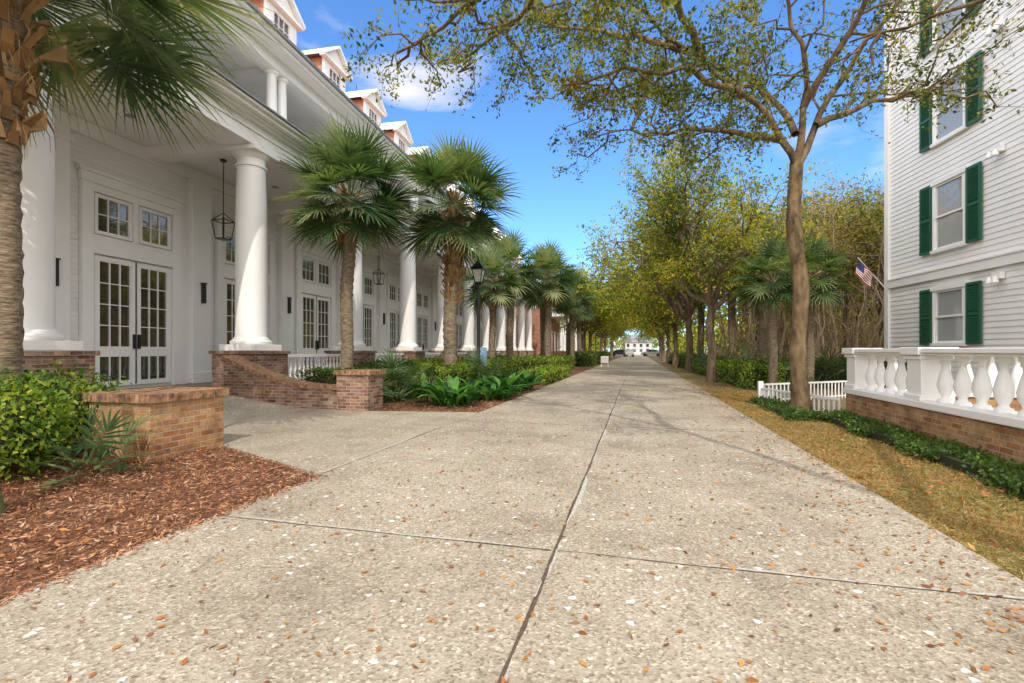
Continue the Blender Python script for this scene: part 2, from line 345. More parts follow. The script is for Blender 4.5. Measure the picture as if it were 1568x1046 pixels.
# ============================================================ GROUND
MB().poly([(-600,-300,0),(600,-300,0),(600,900,0),(-600,900,0)]).done('ground',EARTH)
MB().poly([(-9.2,-6,.004),(-2.85,-6,.004),(-2.85,3.95,.004),(-5.1,5,.004),(-9.2,5,.004)]).poly([(-8.6,8.4,.004),(-2.85,8.4,.004),(-2.85,80,.004),(-12.0,80,.004)]).done('mulch_bed',MULCHM)
MB().poly([(1.85,-6,.004),(3.3,-6,.004),(3.3,13,.004),(2.9,40,.004),(1.85,40,.004)]).done('grass_verge',GRASSM)
rng=np.random.RandomState(3)
sl=MB(); ys=[-6.8,-2,2.8,7.6]+[7.6+4.8*k for k in range(1,26)]
g=.005
for i in range(len(ys)-1):
    sl.box(-2.9,-.47-g,ys[i]+g,ys[i+1]-g,-.05,.03); sl.box(-.47+g,1.9,ys[i]+g,ys[i+1]-g,-.05,.03)
sl.prism([(-2.92,4.0),(-2.92,8.72),(-5.0,8.42),(-8.6,8.6),(-8.2,4.95),(-5.1,4.95)],-.05,.03)
path=sl.done('concrete_path',CONC,bevel=.003)
jb=MB().box(-2.88,1.88,-6.7,120,-.04,.025); jb.box(-3.1,-2.88,4.1,8.6,-.04,.025); 
jb.done('joint_filler',JOINT,path)
jm=MB(); cr_=MB()
def joint(p0,p1,seed,side=1,w=.009,mort=.03):
    r_=np.random.RandomState(seed); p0=np.array(p0,float); p1=np.array(p1,float); L=np.linalg.norm(p1-p0); d=(p1-p0)/L; nn=np.array([-d[1],d[0]])
    n=int(L/.05); t=np.linspace(0,L,n+1)
    wob=.005*np.sin(t*2.3+seed)+.004*np.sin(t*7.1)+.003*np.cumsum(r_.normal(size=n+1))/math.sqrt(n)*2; wob-=wob.mean()
    ww=w*(.4+.9*r_.rand(n+1)); mw=np.clip(mort*(np.sin(t*1.1+seed)*np.sin(t*3.3+seed*.7)+.6)+r_.rand(n+1)*.008,0,.04)
    for i in range(n):
        a=p0+d*t[i]; b=p0+d*t[i+1]
        q=[a+nn*(wob[i]-ww[i]),b+nn*(wob[i+1]-ww[i+1]),b+nn*(wob[i+1]+ww[i+1]),a+nn*(wob[i]+ww[i])]
        cr_.poly([(x,y,.0325) for x,y in q])
        if mw[i]>.005:
            q=[a+nn*(wob[i]+ww[i]+.001)*side,b+nn*(wob[i+1]+ww[i+1]+.001)*side,b+nn*(wob[i+1]+ww[i+1]+mw[i+1])*side,a+nn*(wob[i]+ww[i]+mw[i])*side]
            jm.poly([(x,y,.0312) for x,y in q])
joint((-.47,-2),(-.47,60),1,-1,.0085,.03)
for y in ys[2:8]:
    joint((-2.88,y),(-.49,y),int(y*3),1,.0045,.022); joint((-.45,y),(1.88,y),int(y*5),1,.0045,.022)
joint((-2.9,4.05),(-2.9,8.6),9,1,.005); joint((-2.95,6.7),(-8,6.4),12,1,.005)
jm.done('joint_mortar',EDGE,path); cr_.done('joint_dirt',JOINT,path)
MB().poly([(-2.9,120,.02),(1.9,120,.02),(1.9,300,.02),(-2.9,300,.02)]).done('road',CONC)
n=3000; X=rng.uniform(-2.9,1.9,n); Y=.9+rng.rand(n)**1.4*24
X2=1.9-np.abs(rng.normal(size=1600))*.4; Y2=rng.uniform(1,20,1600)
C=np.stack([np.r_[X,X2],np.r_[Y,Y2],np.full(n+1600,.038)],1)
leaves('fallen_leaves',C,.036,.016,L_FALL,None,rng,flat=.85)
n=34000; C=np.stack([rng.uniform(-6.8,-2.86,n),rng.uniform(.6,5,n),.012+rng.rand(n)*.03],1)
C=C[(C[:,1]<3.95)|(C[:,0]<-2.9-(C[:,1]-3.95)*2.1)]
n=9000; C3=np.stack([rng.uniform(-5.2,-2.86,n),rng.uniform(8.6,14,n),.01+rng.rand(n)*.03],1); C3=C3[C3[:,1]>8.45+(C3[:,0]+5.2)*.13]
C4=np.stack([-2.9+np.abs(rng.normal(size=700))*.05,rng.uniform(.8,3.95,700),np.full(700,.036)],1)
leaves('mulch_chips',np.r_[C,C3,C4],.042,.01,L_MUL,None,rng,flat=.75)
C=np.stack([rng.uniform(-6,-2.86,500),rng.uniform(.8,4.6,500),.05+rng.rand(500)*.01],1)
C=C[(C[:,1]<3.95)|(C[:,0]<-2.9-(C[:,1]-3.95)*2.1)]
leaves('leaf_litter',C,.045,.02,L_FALL,None,rng,flat=.8)
n=46000; Yg=1.5+rng.rand(n)**1.3*14; Xg=rng.uniform(1.9,3.15,n)-np.abs(rng.normal(size=n))*.02
C=np.stack([Xg,Yg,np.full(n,.025)],1)
leaves('verge_grass',C,.055,.008,L_GRA,None,rng,flat=.25)
n=1500; C=np.stack([rng.uniform(1.9,3.1,n),rng.uniform(1.5,18,n),np.full(n,.05)],1); leaves('verge_leaf_litter',C,.045,.02,L_FALL,None,rng,flat=.7)
# ============================================================ LEFT BUILDING
B=empty('white_porch_building',(-9.11,9.83,0),math.radians(3.32))
Y0,Y1=-13.,46.; cols=[-14.1,-9.4,-4.7]+[4.7*k for k in range(10)]
pier=MB();cap=MB();pl=MB();col=MB()
for y in cols:
    pier.box(-.58,.58,y-.58,y+.58,-.1,1.12); cap.box(-.63,.63,y-.63,y+.63,1.122,1.2)
    pl.box(-.48,.48,y-.48,y+.48,1.202,1.35)
    r=.355
    col.lathe(0,y,[(.44,1.352),(.465,1.38),(.465,1.42),(.44,1.45),(.405,1.455),(.405,1.49),(r+.01,1.52),(r,1.6),(r,3),(r*.985,4),(r*.94,5),(r*.88,5.62),(r*.99,5.63),(r*.99,5.67),(r*.88,5.68),(r*.88,5.82),(r*1.12,5.9),(r*1.18,5.94)],40)
    pl.box(-.45,.45,y-.45,y+.45,5.942,6.045)
pier.done('brick_piers',BRICK,B); cap.done('pier_caps',BRICK,B,bevel=.01); pl.done('column_plinths',WHITE,B,bevel=.008); col.done('columns',WHITE,B,sharp=28)
en=MB()
en.box(-.38,.38,Y0,Y1,6.05,6.34).box(-.42,.42,Y0,Y1,6.342,6.4).box(-.38,.38,Y0,Y1,6.402,6.53).box(-.36,.5,Y0,Y1,6.532,6.58).box(-.36,.6,Y0,Y1,6.582,6.62).box(-.36,.74,Y0,Y1,6.622,6.7).box(-.36,.84,Y0,Y1,6.702,6.76)
en.done('entablature',WHITE,B,bevel=.008)
MB().box(.3,.9,Y0,Y1,6.765,6.8).done('gutter',GUT,B)
ce=MB().box(-3.0,-.38,Y0,Y1,6.33,6.45)
for y in cols: ce.box(-2.99,-.39,y-.2,y+.2,6.06,6.328)
ce.done('porch_ceiling',CEIL,B)
dl=MB()
for y in cols:
    for q in (1.6,3.1): dl.lathe(-1.7,y+q,[(.1,6.318),(.1,6.329)],16)
dl.done('downlights',GUT,B)
fl=MB().box(-3.1,.5,Y0,Y1,-.1,.28).done('porch_floor',CONC,B)
MB().ext([(.5,-3.9,.279),(.5,-.6,.279),(2.3,-.6,.034),(2.3,-3.9,.034)],(0,0,-.3)).done('entrance_ramp',CONC,B)
def siding(x,y0,y1,z0,z1,nx,h=.13):
    m=MB(); z=z0
    while z<z1:
        zt=min(z+h,z1); a=x+nx*.022; b=x+nx*.004
        m.poly([(a,y0,z),(a,y1,z),(b,y1,zt),(b,y0,zt)]); m.poly([(x+nx*.0,y0,z),(x,y1,z),(a,y1,z),(a,y0,z)]); z+=h
    return m
siding(-3.0,Y0,Y1,.28,6.33,1).done('porch_wall_siding',WHITE2,B)
bd=MB().box(-13,-3.005,Y0,Y1,0,9.0); bd.done('building_body',WHITE2,B)
def ogrid(M,G,x,y0,y1,z0,z1,nc,nr,fr=.07,mu=.022,d=.05):
    M.box(x,x+d,y0,y0+fr,z0,z1); M.box(x,x+d,y1-fr,y1,z0,z1); M.box(x+.002,x+d-.002,y0+fr,y1-fr,z0,z0+fr); M.box(x+.002,x+d-.002,y0+fr,y1-fr,z1-fr,z1)
    for i in range(1,nc):
        yy=y0+fr+(y1-y0-2*fr)*i/nc; M.box(x+.008,x+d*.75,yy-mu/2,yy+mu/2,z0+fr,z1-fr)
    for i in range(1,nr):
        zz=z0+fr+(z1-z0-2*fr)*i/nr; M.box(x+.01,x+d*.72,y0+fr,y1-fr,zz-mu/2,zz+mu/2)
    G.box(x-.002,x+.006,y0+fr*.5,y1-fr*.5,z0+fr*.5,z1-fr*.5)
dr=MB();gl=MB();tr=MB();hd=MB();pil=MB();sc=MB()
X=-2.97
dc=[-.42+3.78*k for k in range(-3,13)]
for c in dc:
    tr.box(X,X+.1,c-1.27,c-1.02,.29,5.0); tr.box(X,X+.1,c+1.02,c+1.27,.29,5.0); tr.box(X+.003,X+.12,c-1.3,c+1.3,5.002,5.22); tr.box(X+.003,X+.16,c-1.36,c+1.36,5.222,5.3)
    tr.box(X,X+.09,c-1.02,c+1.02,3.42,3.85)
    tr.box(X,X+.07,c-.07,c+.07,3.85,4.998); tr.box(X,X+.08,c-1.02,c+1.02,4.82,4.998)
    for sg in (-1,1):
        a,b=(c-.985,c-.012) if sg<0 else (c+.012,c+.985)
        ogrid(dr,gl,X+.01,a,b,1.18,3.38,3,4,.12); ogrid(dr,gl,X+.01,a,b,.36,1.178,3,1,.12)
        a,b=(c-.98,c-.09) if sg<0 else (c+.09,c+.98)
        ogrid(dr,gl,X+.01,a,b,3.88,4.8,3,2,.08)
    hd.box(X+.055,X+.075,c-.012,c+.012,.4,3.38); hd.box(X+.065,X+.11,c+.03,c+.09,1.25,1.6); hd.box(X+.065,X+.11,c-.09,c-.03,1.25,1.6)  # tall black strip paints the shaded gap between leaves; two boxes are handles
    y=c+1.89
    pil.box(-2.985,-2.8,y-.33,y+.33,.29,6.0); pil.box(-2.985,-2.77,y-.36,y+.36,.288,.6); pil.box(-2.985,-2.76,y-.38,y+.38,5.7,5.85)
    sc.box(-2.8,-2.72,y-.05,y+.05,2.55,3.1); sc.box(-2.8,-2.7,y-.07,y+.07,3.1,3.13)
pil.box(-2.98,-2.86,Y0,Y1,6.002,6.32)
dr.done('doors',WHITE,B); gl.done('door_glass',GLASS,B); tr.done('door_trim',WHITE,B,bevel=.006); hd.done('door_handles_and_gap_shade',BLACK,B); pil.done('pilasters',WHITE2,B,bevel=.01); sc.done('wall_sconces',BLACK,B)
ra=MB()
for i in range(3,len(cols)-1):
    a,b=cols[i]+.6,cols[i+1]-.6
    ra.box(-.09,.09,a,b,1.02,1.1); ra.box(-.06,.06,a,b,.4,.47); k=int((b-a)/.19)
    for j in range(k):
        yy=a+(j+.5)*(b-a)/k; ra.lathe(0,yy,[(.035,.47),(.035,.53),(.022,.55),(.05,.66),(.045,.72),(.022,.88),(.035,.92),(.035,1.02)],8,False)
ra.done('porch_balustrade',WHITE,B)
up=MB().box(-.42,.5,Y0,Y1,6.8,6.88).box(-.3,-.12,Y0,Y1,6.882,7.3).box(-.34,-.08,Y0,Y1,7.302,7.38)
for k in range(-3,10):
    y=1.2+4.7*k
    up.box(-.42,0,y-.45,y+.45,6.884,7.42)
    for q in (-.2,.2): up.lathe(-.21,y+q,[(.17,7.42),(.17,7.48),(.13,7.5),(.115,8.5),(.17,8.53),(.17,8.6)],14)
up.box(-.42,.0,Y0,Y1,8.602,8.8).box(-3,.0,Y0,Y1,8.802,8.9).box(-3,.4,Y0,Y1,8.902,9.0).box(-.2,.52,Y0,Y1,9.002,9.1)
for k in range(-3,10):
    y=1.2+4.7*k; up.box(-2.98,-.43,y-.15,y+.15,8.6,8.8)
up.done('upper_gallery',WHITE,B,bevel=.006)
siding(-3.0,Y0,Y1,6.9,8.8,1).done('upper_siding',WHITE2,B)
uw=MB();ug=MB()
for c in dc: ogrid(uw,ug,-2.97,c-.6,c+.6,7.0,8.6,2,4,.09)
uw.done('upper_windows',WHITE,B); ug.done('upper_glass',GLASS,B)
MB().box(.45,.58,Y0,Y1,9.06,9.13).done('roof_gutter',GUT,B)
MB().ext([(.5,Y0,9.11),(-2.5,Y0,11.1),(-13,Y0,11.1),(-13,Y0,9.11)],(0,Y1-Y0,0)).done('roof',ROOF,B)
dw=MB();dg=MB();dsd=MB()
for k in range(-4,15):
    c=2.4+2.85*k; x=-1.0
    if c>Y1-1: break
    dsd.ext([(x-.02,c-.62,9.9),(x-.02,c+.62,9.9),(x-.02,c+.62,11.25),(x-.02,c,11.7),(x-.02,c-.62,11.25)],(-2.6,0,0))
    dw.box(x-.02,x+.06,c-.68,c-.4,10.05,11.28); dw.box(x-.02,x+.06,c+.4,c+.68,10.05,11.28); dw.box(x-.02,x+.12,c-.72,c+.72,9.98,10.08)
    ogrid(dw,dg,x,c-.4,c+.4,10.08,11.1,3,3,.06,.02,.06); dw.box(x-.02,x+.055,c-.4,c+.4,11.1,11.28)
    dw.ext([(x+.1,c-.8,11.285),(x+.1,c+.8,11.285),(x+.1,c,11.85)],(-.14,0,0))
    for sg in (-1,1):
        dw.ext([(x+.25,c+sg*.86,11.24),(x+.25,c,11.88),(x+.25,c,11.98),(x+.25,c+sg*.86,11.34)],(-2.6,0,0))
    dw.box(x-.02,x+.2,c-.84,c+.84,11.2,11.283)
dsd.done('dormer_walls',ROOF,B); dw.done('dormers',WHITE,B); dg.done('dormer_glass',GLASS,B)
tb=MB().box(-10,-2.2,24,34,9,12.4); tb.done('tower_block',WHITE2,B)
MB().poly([(-1.8,23.6,12.4),(-1.8,34.4,12.4),(-6,29,15.2)]).poly([(-1.8,34.4,12.4),(-10.4,34.4,12.4),(-6,29,15.2)]).poly([(-10.4,23.6,12.4),(-1.8,23.6,12.4),(-6,29,15.2)]).poly([(-10.4,34.4,12.4),(-10.4,23.6,12.4),(-6,29,15.2)]).done('tower_roof',ROOF,B)
def lantern(x,y):
    p=Matrix.Rotation(math.radians(3.32),4,'Z')@Vector((x,y,0)); e=empty('hanging_lantern',(-9.11+p.x,9.83+p.y,0),math.radians(3.32)); m=MB()
    z0,z1=4.2,4.68; a,b=.13,.19
    for sx in(-1,1):
        for sy in(-1,1): m.tube([(sx*a,sy*a,z0),(sx*b,sy*b,z1)],[.012,.012],4); m.tube([(sx*b,sy*b,z1),(0,0,z1+.22)],[.012,.012],4)
    for s,z in((a,z0),(b,z1)):
        m.box(-s,s,-s-.012,-s+.012,z-.012,z+.012);m.box(-s,s,s-.012,s+.012,z-.012,z+.012);m.box(-s-.012,-s+.012,-s,s,z-.011,z+.011);m.box(s-.012,s+.012,-s,s,z-.011,z+.011)
    m.tube([(0,0,z1+.2),(0,0,6.3)],[.012,.012],6); m.lathe(0,0,[(.08,6.28),(.08,6.33)],12); m.lathe(0,0,[(.07,z0),(.07,z0+.03),(.02,z0+.04),(.02,z0+.3)],8)
    m.done('frame',BLACK,e)
for y in (.9,9.9,19.3): lantern(-1.6,y)
# ============================================================ BRICK LOW WALLS
def rowlock(m,x0,x1,y0,y1,z0,z1,w=.066,g=.007,rr=np.random.RandomState(8)):
    m.box(x0+.02,x1-.02,y0+.02,y1-.02,z0,z1-.006)
    n=int((x1-x0)/w); s=(x1-x0)/n
    for i in range(n):
        a=x0+i*s; d=rr.uniform(-.004,.004)
        m.box(a+g/2,a+s-g/2,y0+d,y0+.19,z0+.001,z1+d*.7); m.box(a+g/2,a+s-g/2,y1-.19,y1+d,z0+.001,z1+d*.7)
    n=int((y1-y0-.4)/w)
    if n>0:
        s=(y1-y0-.4)/n
        for i in range(n):
            a=y0+.2+i*s; d=rr.uniform(-.004,.004)
            m.box(x1-.19,x1+d,a+g/2,a+s-g/2,z0+.001,z1+d*.7); m.box(x0-d,x0+.19,a+g/2,a+s-g/2,z0+.001,z1+d*.7)
CAPB=simple('cap_brick',(.3,.165,.09),.85,.7,14,.6,40)
e=empty('brick_gate_pier'); w=MB(); w.box(-5.86,-5.0,4.0,4.95,-.1,.64); w.done('shaft',BRICKO,e,bevel=.008); w=MB(); rowlock(w,-5.9,-4.96,3.96,4.99,.642,.735); w.done('rowlock_cap',CAPB,e)
e=empty('curved_brick_wall'); w=MB(); w.box(-5.75,-5.05,8.38,8.95,-.1,.72)
prof=[(-5.76,0)]+[(-5.76-2.8*t,0.42+ (0.6*max(0,(t-.2)/.8)**1.6)) for t in np.linspace(0,1,12)]+[(-8.56,0)]
w.ext([(x,8.46,z) for x,z in prof],(0,.36,0)); w.done('wall',BRICK,e,bevel=.005)
w=MB(); rowlock(w,-5.8,-5.0,8.34,9.0,.722,.81)
cp=[(x,z) for x,z in prof[1:-1]]
for i in range(len(cp)-1):
    for q in range(4):
        a=np.array(cp[i])+(np.array(cp[i+1])-np.array(cp[i]))*(q+.05)/4; b=np.array(cp[i])+(np.array(cp[i+1])-np.array(cp[i]))*(q+.95)/4
        w.ext([(a[0],8.42,a[1]+.002),(b[0],8.42,b[1]+.002),(b[0],8.42,b[1]+.085),(a[0],8.42,a[1]+.085)],(0,.44,0))
w.done('rowlock_cap',CAPB,e)
# ============================================================ RIGHT BALUSTRADE
e=empty('white_balustrade',(3.5,0,0))
m=MB().box(.0,.35,1.5,9.55,-.3,.47).box(.35,6,9.2,9.55,-.3,.47); m.done('brick_base',BRICKO,e)
m=MB().box(-.04,.39,1.5,9.6,.472,.56).box(.4,6,9.16,9.6,.472,.56); 
m.box(-.0,.34,1.5,9.58,1.14,1.17); m.box(-.03,.37,1.5,9.62,1.172,1.23); m.box(.42,6,9.2,9.58,1.14,1.23)
posts=[2.7,5.1,7.45,9.38]
for y in posts:
    m.box(.01,.33,y-.17,y+.17,.562,1.138); m.box(-.02,.36,y-.2,y+.2,.561,.63); m.box(-.02,.36,y-.2,y+.2,1.09,1.139); m.box(-.05,.39,y-.22,y+.22,1.145,1.245)
bprof=[(.075,.561),(.075,.6),(.05,.615),(.04,.64),(.075,.72),(.085,.79),(.065,.88),(.04,.98),(.035,1.03),(.06,1.05),(.045,1.07),(.07,1.1),(.07,1.14)]
b=MB()
for i in range(3):
    a,c=posts[i]+.2,posts[i+1]-.2; k=int(round((c-a)/.31))
    for j in range(k): b.lathe(.17,a+(j+.5)*(c-a)/k,bprof,20,False)
for j in range(14): b.lathe(.65+.33*j,9.37,bprof,12,False)
m.done('rails_and_posts',WHITE,e,bevel=.01); b.done('balusters',WHITE,e,smooth=True)
e=empty('white_picket_fence',(0,0,0)); m=MB()
def fence(a,b,zt=.42,zb=-.1):
    a=Vector(a);b=Vector(b);L=(b-a).length;n=int(L/.13);d=(b-a)/L
    m.tube([(a.x,a.y,zt),(b.x,b.y,zt)],[.03,.03],4); m.tube([(a.x,a.y,.06),(b.x,b.y,.06)],[.02,.02],4)
    for k in range(n+1):
        p=a+d*L*k/n; m.box(p.x-.013,p.x+.013,p.y-.013,p.y+.013,zb,zt)
fence((2.75,12.2),(6.6,15.2)); fence((6.6,15.2),(8.2,15.0)); fence((2.75,12.2),(3.45,9.7),.34)
m.box(2.7,2.8,12.15,12.25,0,.5)
m.done('pickets',WHITE,e)
# ============================================================ RIGHT BUILDING
RB=empty('white_siding_building',(8.27,19.2,0),math.radians(6.4))
MB().box(.03,12,-19,-.03,-.5,15.5).done('building_body',WHITE2,RB)
siding(.03,-19,-.03,0,15.5,-1,.15).done('siding',WHITE2,RB)
m=MB().box(-.06,.1,-.14,.06,-.4,15.4)
m.box(-.07,.02,-19,-.15,3.3,3.55); m.box(-.1,.02,-19,-.15,3.552,3.6); m.box(-.35,12.2,-19.1,.35,15.3,15.8)
g=MB(); sh=MB()
wins=[]
for c in (-2.85,-8.2,-13.5):
    for z0,z1 in ((1.42,2.95),(4.15,6.05),(7.3,8.95),(10.2,11.8),(12.9,14.3)): wins.append((c,z0,z1))
for c,z0,z1 in wins:
    m.box(-.06,.02,c-.62,c-.55,z0-.05,z1+.1); m.box(-.06,.02,c+.55,c+.62,z0-.05,z1+.1); m.box(-.09,.02,c-.66,c+.66,z1,z1+.13); m.box(-.1,.02,c-.66,c+.66,z0-.09,z0)
    zm=(z0+z1)/2
    for a,b2,dx in ((z0,zm+.03,-.01),(zm-.03,z1,-.03)):
        m.box(dx-.02,dx+.03,c-.55,c-.49,a,b2); m.box(dx-.02,dx+.03,c+.49,c+.55,a,b2); m.box(dx-.018,dx+.03,c-.49,c+.49,a,a+.06); m.box(dx-.018,dx+.03,c-.49,c+.49,b2-.06,b2)
    g.box(-.004,.03,c-.5,c+.5,z0,z1)
    for sg in (-1,1):
        y0=c+sg*.9; a,b2=y0-.24,y0+.24
        sh.box(-.08,-.03,a,a+.06,z0-.05,z1+.08); sh.box(-.08,-.03,b2-.06,b2,z0-.05,z1+.08)
        for z in (z0-.05,zm-.04,z1): sh.box(-.079,-.03,a+.06,b2-.06,z,z+.08)
        z=z0+.06
        while z<z1-.03:
            if abs(z-zm)>.07: sh.ext([(-.075,a+.06,z),(-.07,a+.06,z-.012),(-.035,a+.06,z+.03),(-.04,a+.06,z+.042)],(0,b2-a-.12,0))
            z+=.05
        sh.box(-.036,-.024,a+.03,b2-.03,z0,z1)
m.done('trim_and_windows',WHITE,RB); g.done('window_glass',GLASSW,RB); sh.done('shutters',GREEN,RB)
f=MB()
for z in (3.05,6.2,9.3):
    f.box(-.12,-.01,-4.65,-4.4,z-.06,z+.1)
    for q in (-.09,.09): f.lathe(-.2,-4.52+q,[(.03,z),(.07,z-.12),(.075,z-.16)],10)
f.done('floodlights',WHITE,RB)
e=empty('american_flag',(8.1,18.9,3.35)); MB().tube([(0,.1,0),(-.9,-.2,1.0)],[.02,.015],8).done('pole',WHITE,e)
RED=simple('flag_red',(.5,.03,.04),.7); BLUE=simple('flag_blue',(.03,.04,.2),.7)
V=[];F=[];MI=[]
for i in range(14):
    for j in range(11):
        u=j/10; w_=i/13; V.append((-.85+.42*u-.1*w_,-.18+.06*math.sin(u*7+w_*3),.93-.45*w_-.55*u-.05*math.sin(u*5)))
for i in range(13):
    for j in range(10):
        a=i*11+j; F.append((a,a+1,a+12,a+11)); MI.append(2 if (i<7 and j<4) else (0 if i%2==0 else 1))
me=bpy.data.meshes.new('cloth'); me.from_pydata(V,[],F); [me.materials.append(q) for q in (RED,WHITE,BLUE)]; me.polygons.foreach_set('material_index',MI); o=link(bpy.data.objects.new('cloth',me)); o.parent=e
# ============================================================ STREET LAMPS
def lamp(loc):
    e=empty('street_lamp',loc); m=MB()
    m.lathe(0,0,[(.16,0),(.16,.08),(.11,.14),(.1,.5),(.075,.58),(.06,.65),(.05,3.1),(.07,3.14),(.04,3.2),(.05,3.26),(.13,3.3),(.13,3.33)],14)
    for k in range(4):
        a=math.pi/4+k*math.pi/2; c,s=math.cos(a),math.sin(a); m.tube([(c*.13,s*.13,3.33),(c*.23,s*.23,3.72)],[.014,.014],4)
    m.lathe(0,0,[(.29,3.72),(.28,3.76),(.16,3.88),(.07,3.95),(.06,4.0),(.02,4.03),(.03,4.07),(.005,4.14)],4)
    m.done('post_and_lantern_frame',BLACK,e); MB().lathe(0,0,[(.11,3.34),(.21,3.71)],4).done('lantern_glass',LAMPG,e)
lamp((-4.77,14.3,0)); lamp((-5.0,36.8,0)); lamp((-4.9,60,0))
e=empty('yard_sign',(-4.45,13.8,0)); MB().box(-.1,.1,-.01,.01,.75,1.3).done('panel',simple('sign_blue',(.18,.32,.48),.5),e); MB().tube([(0,.03,0),(0,.03,1.3)],[.012,.012],6).done('stake',BLACK,e)
e=empty('sign_board',(-2.3,36,0)); MB().box(-.28,.28,-.03,.03,.3,.8).done('panel',WHITE,e,bevel=.01); MB().box(-.26,-.21,.031,.08,0,.8).box(.21,.26,.031,.08,0,.8).done('legs',WHITE,e)
# ============================================================ PALMS
palm('palm_tree',(-6.38,3.5),5.45,.165,3.3,11,n=44,petl=1.15,bl=1.25,nl=48,wid=.04,bootl=.34,droop=.6,dead=0,bspace=.06,lean=(.1,0),elmin=-35)
palm('palm_tree',(-7.27,11.0),5.1,.16,3.95,12,n=40,petl=.8,bl=1.0,nl=40,wid=.05,lean=(.1,.05),droop=.5,dead=4)
pB=palm('palm_tree',(-5.26,13.1),5.4,.19,2.6,13,n=42,petl=.85,bl=1.1,nl=38,wid=.055,lean=(.15,.05),bootl=.4,droop=.5,dead=3)
pC=palm('palm_tree',(-6.3,24),5.3,.19,3.8,14,n=38,petl=.9,bl=1.05,nl=24,wid=.075,dead=7,droop=.6)
for i,(x,y,s) in enumerate([(-4.7,26,.97),(-5.4,30,1.05),(-6.5,34,1.08),(-4.3,33,.93),(-5.5,40,1.1),(-6.2,20.5,.8),(-5.0,47,1.1),(-6,55,1.1),(-4.4,38,.9)]):
    dup('palm_tree',pC,(x,y,0),i*1.3,s)
for i,(x,y,s) in enumerate([(3.9,15.8,.62),(5.3,17.2,.66),(4.6,20,.8),(3.6,30,.95),(4.4,25,.95)]):
    dup('palm_tree',pC,(x,y,0),2+i*1.7,s)
# ============================================================ TREES
tree('oak_tree',(3.06,10.4,0),(2.95,10.3,4.8),[
  [(2.95,10.3,4.7),(2.4,10.0,5.6),(1.4,9.6,6.3),(.3,9.3,7.3),(-.7,8.9,8.3)],
  [(1.9,9.8,5.95),(1.0,9.2,6.15),(-.2,8.9,6.2),(-1.3,8.7,6.0)],
  [(2.95,10.3,4.8),(3.1,10.2,6.2),(2.7,9.9,7.6),(2.0,9.5,9.3)],
  [(2.95,10.3,4.7),(3.6,10.5,6.1),(4.4,10.3,7.3),(5.3,10.2,8.6)],
  [(3.3,10.4,5.5),(4.4,10.9,6.0),(5.6,11.2,6.3)],
  [(2.9,10.2,5.3),(2.5,11.2,6.8),(1.6,12.4,8.3)],
  [(2.7,10.2,5.2),(1.8,11.2,5.9),(.4,12.0,6.4),(-.8,12.5,6.8)],
  [(.9,9.4,6.7),(0,10.2,7.6),(-1.4,10.4,8.2),(-2.4,10.6,8.4)],
  [(1.2,9.5,6.4),(.6,8.4,7.0),(-.3,7.6,7.3),(-1.6,7.4,7.2)],
  [(3.05,10.3,5.8),(3.8,9.3,7.2),(4.0,8.2,8.2)]],
  .15,L_OAK,BARKL,21,nsub=10,ntw=8,nleaf=50,sublen=1.5,twlen=.75,ll=.085,lw=.04,spread=.07,limbr=.48,
  trunkpts=[(3.06,10.4,0),(3.0,10.4,1.2),(3.04,10.35,2.4),(2.9,10.3,3.6),(2.95,10.3,4.8)],
  leafprob=lambda p: .35 if p[0]>2.6 else 1.0)
tree('oak_tree',(3.3,.4,0),(3.2,.6,4.2),[
  [(3.2,.6,4.2),(4.6,3.2,5.4),(5.2,6.0,5.7),(4.3,7.6,5.75),(3.2,8.6,6.0)],
  [(3.2,.6,4.2),(2.0,2.8,5.6),(.3,4.8,6.3),(-1.4,6.4,6.0)],
  [(2.0,2.8,5.6),(1.9,5.2,6.8),(1.5,7.0,7.4)],
  [(4.6,3.2,5.4),(5.2,5.2,6.4),(5.6,7.2,6.9)],
  [(.3,4.8,6.3),(-1.2,5.6,6.3),(-2.4,6.5,6.05),(-3.6,6.8,5.8)],
  [(-.4,5.4,6.3),(-1.6,7.2,6.5),(-3.2,8.4,6.5)]],
  .16,L_OAK,BARKL,22,nsub=10,ntw=7,nleaf=36,sublen=1.1,twlen=.6,ll=.072,lw=.035,spread=.07,limbr=.42)
tree('yellow_oak_tree',(2.75,19.8,0),(2.7,19.6,3.0),None,.17,L_YEL,BARK,23,nsub=10,ntw=8,nleaf=30,sublen=2.0,twlen=.9,ll=.115,lw=.055,spread=.14,crown=((1.7,19.5,5.6),(4.5,4.0,3.0)),nlimb=11)
tA=tree('street_tree',(2.8,28,0),(2.7,28,3.2),None,.2,L_YEL,BARK,24,nsub=9,ntw=7,nleaf=27,sublen=2.1,twlen=1,ll=.16,lw=.08,spread=.2,crown=((1.2,28,5.6),(4.6,4.4,3.2)),nlimb=10)
tB=tree('street_tree',(0,0,0),(0,0,3.0),None,.2,L_YEL,BARK,25,nsub=9,ntw=7,nleaf=28,sublen=2.1,twlen=1,ll=.21,lw=.1,spread=.22,crown=((-1.3,0,5.2),(4.8,4.2,3.0)),nlimb=10)
tB.location=(2.7,37,0)
for i,(x,y,s,r_) in enumerate([(2.8,47,1,.3),(2.9,58,1,6),(-5.0,46,1,3.1),(-5.2,56,1.05,2.9),(-4.8,68,1,3.3),(3.2,70,1.1,.2),(-5.0,80,1.2,3),(3.8,84,1.2,0),(9.5,36,1.2,2),(-4.8,95,1.3,3),(4.6,100,1.3,0),(-5.5,115,1.3,3),(5.2,120,1.3,0)]):
    dup('street_tree',tB,(x,y,0),r_,s)
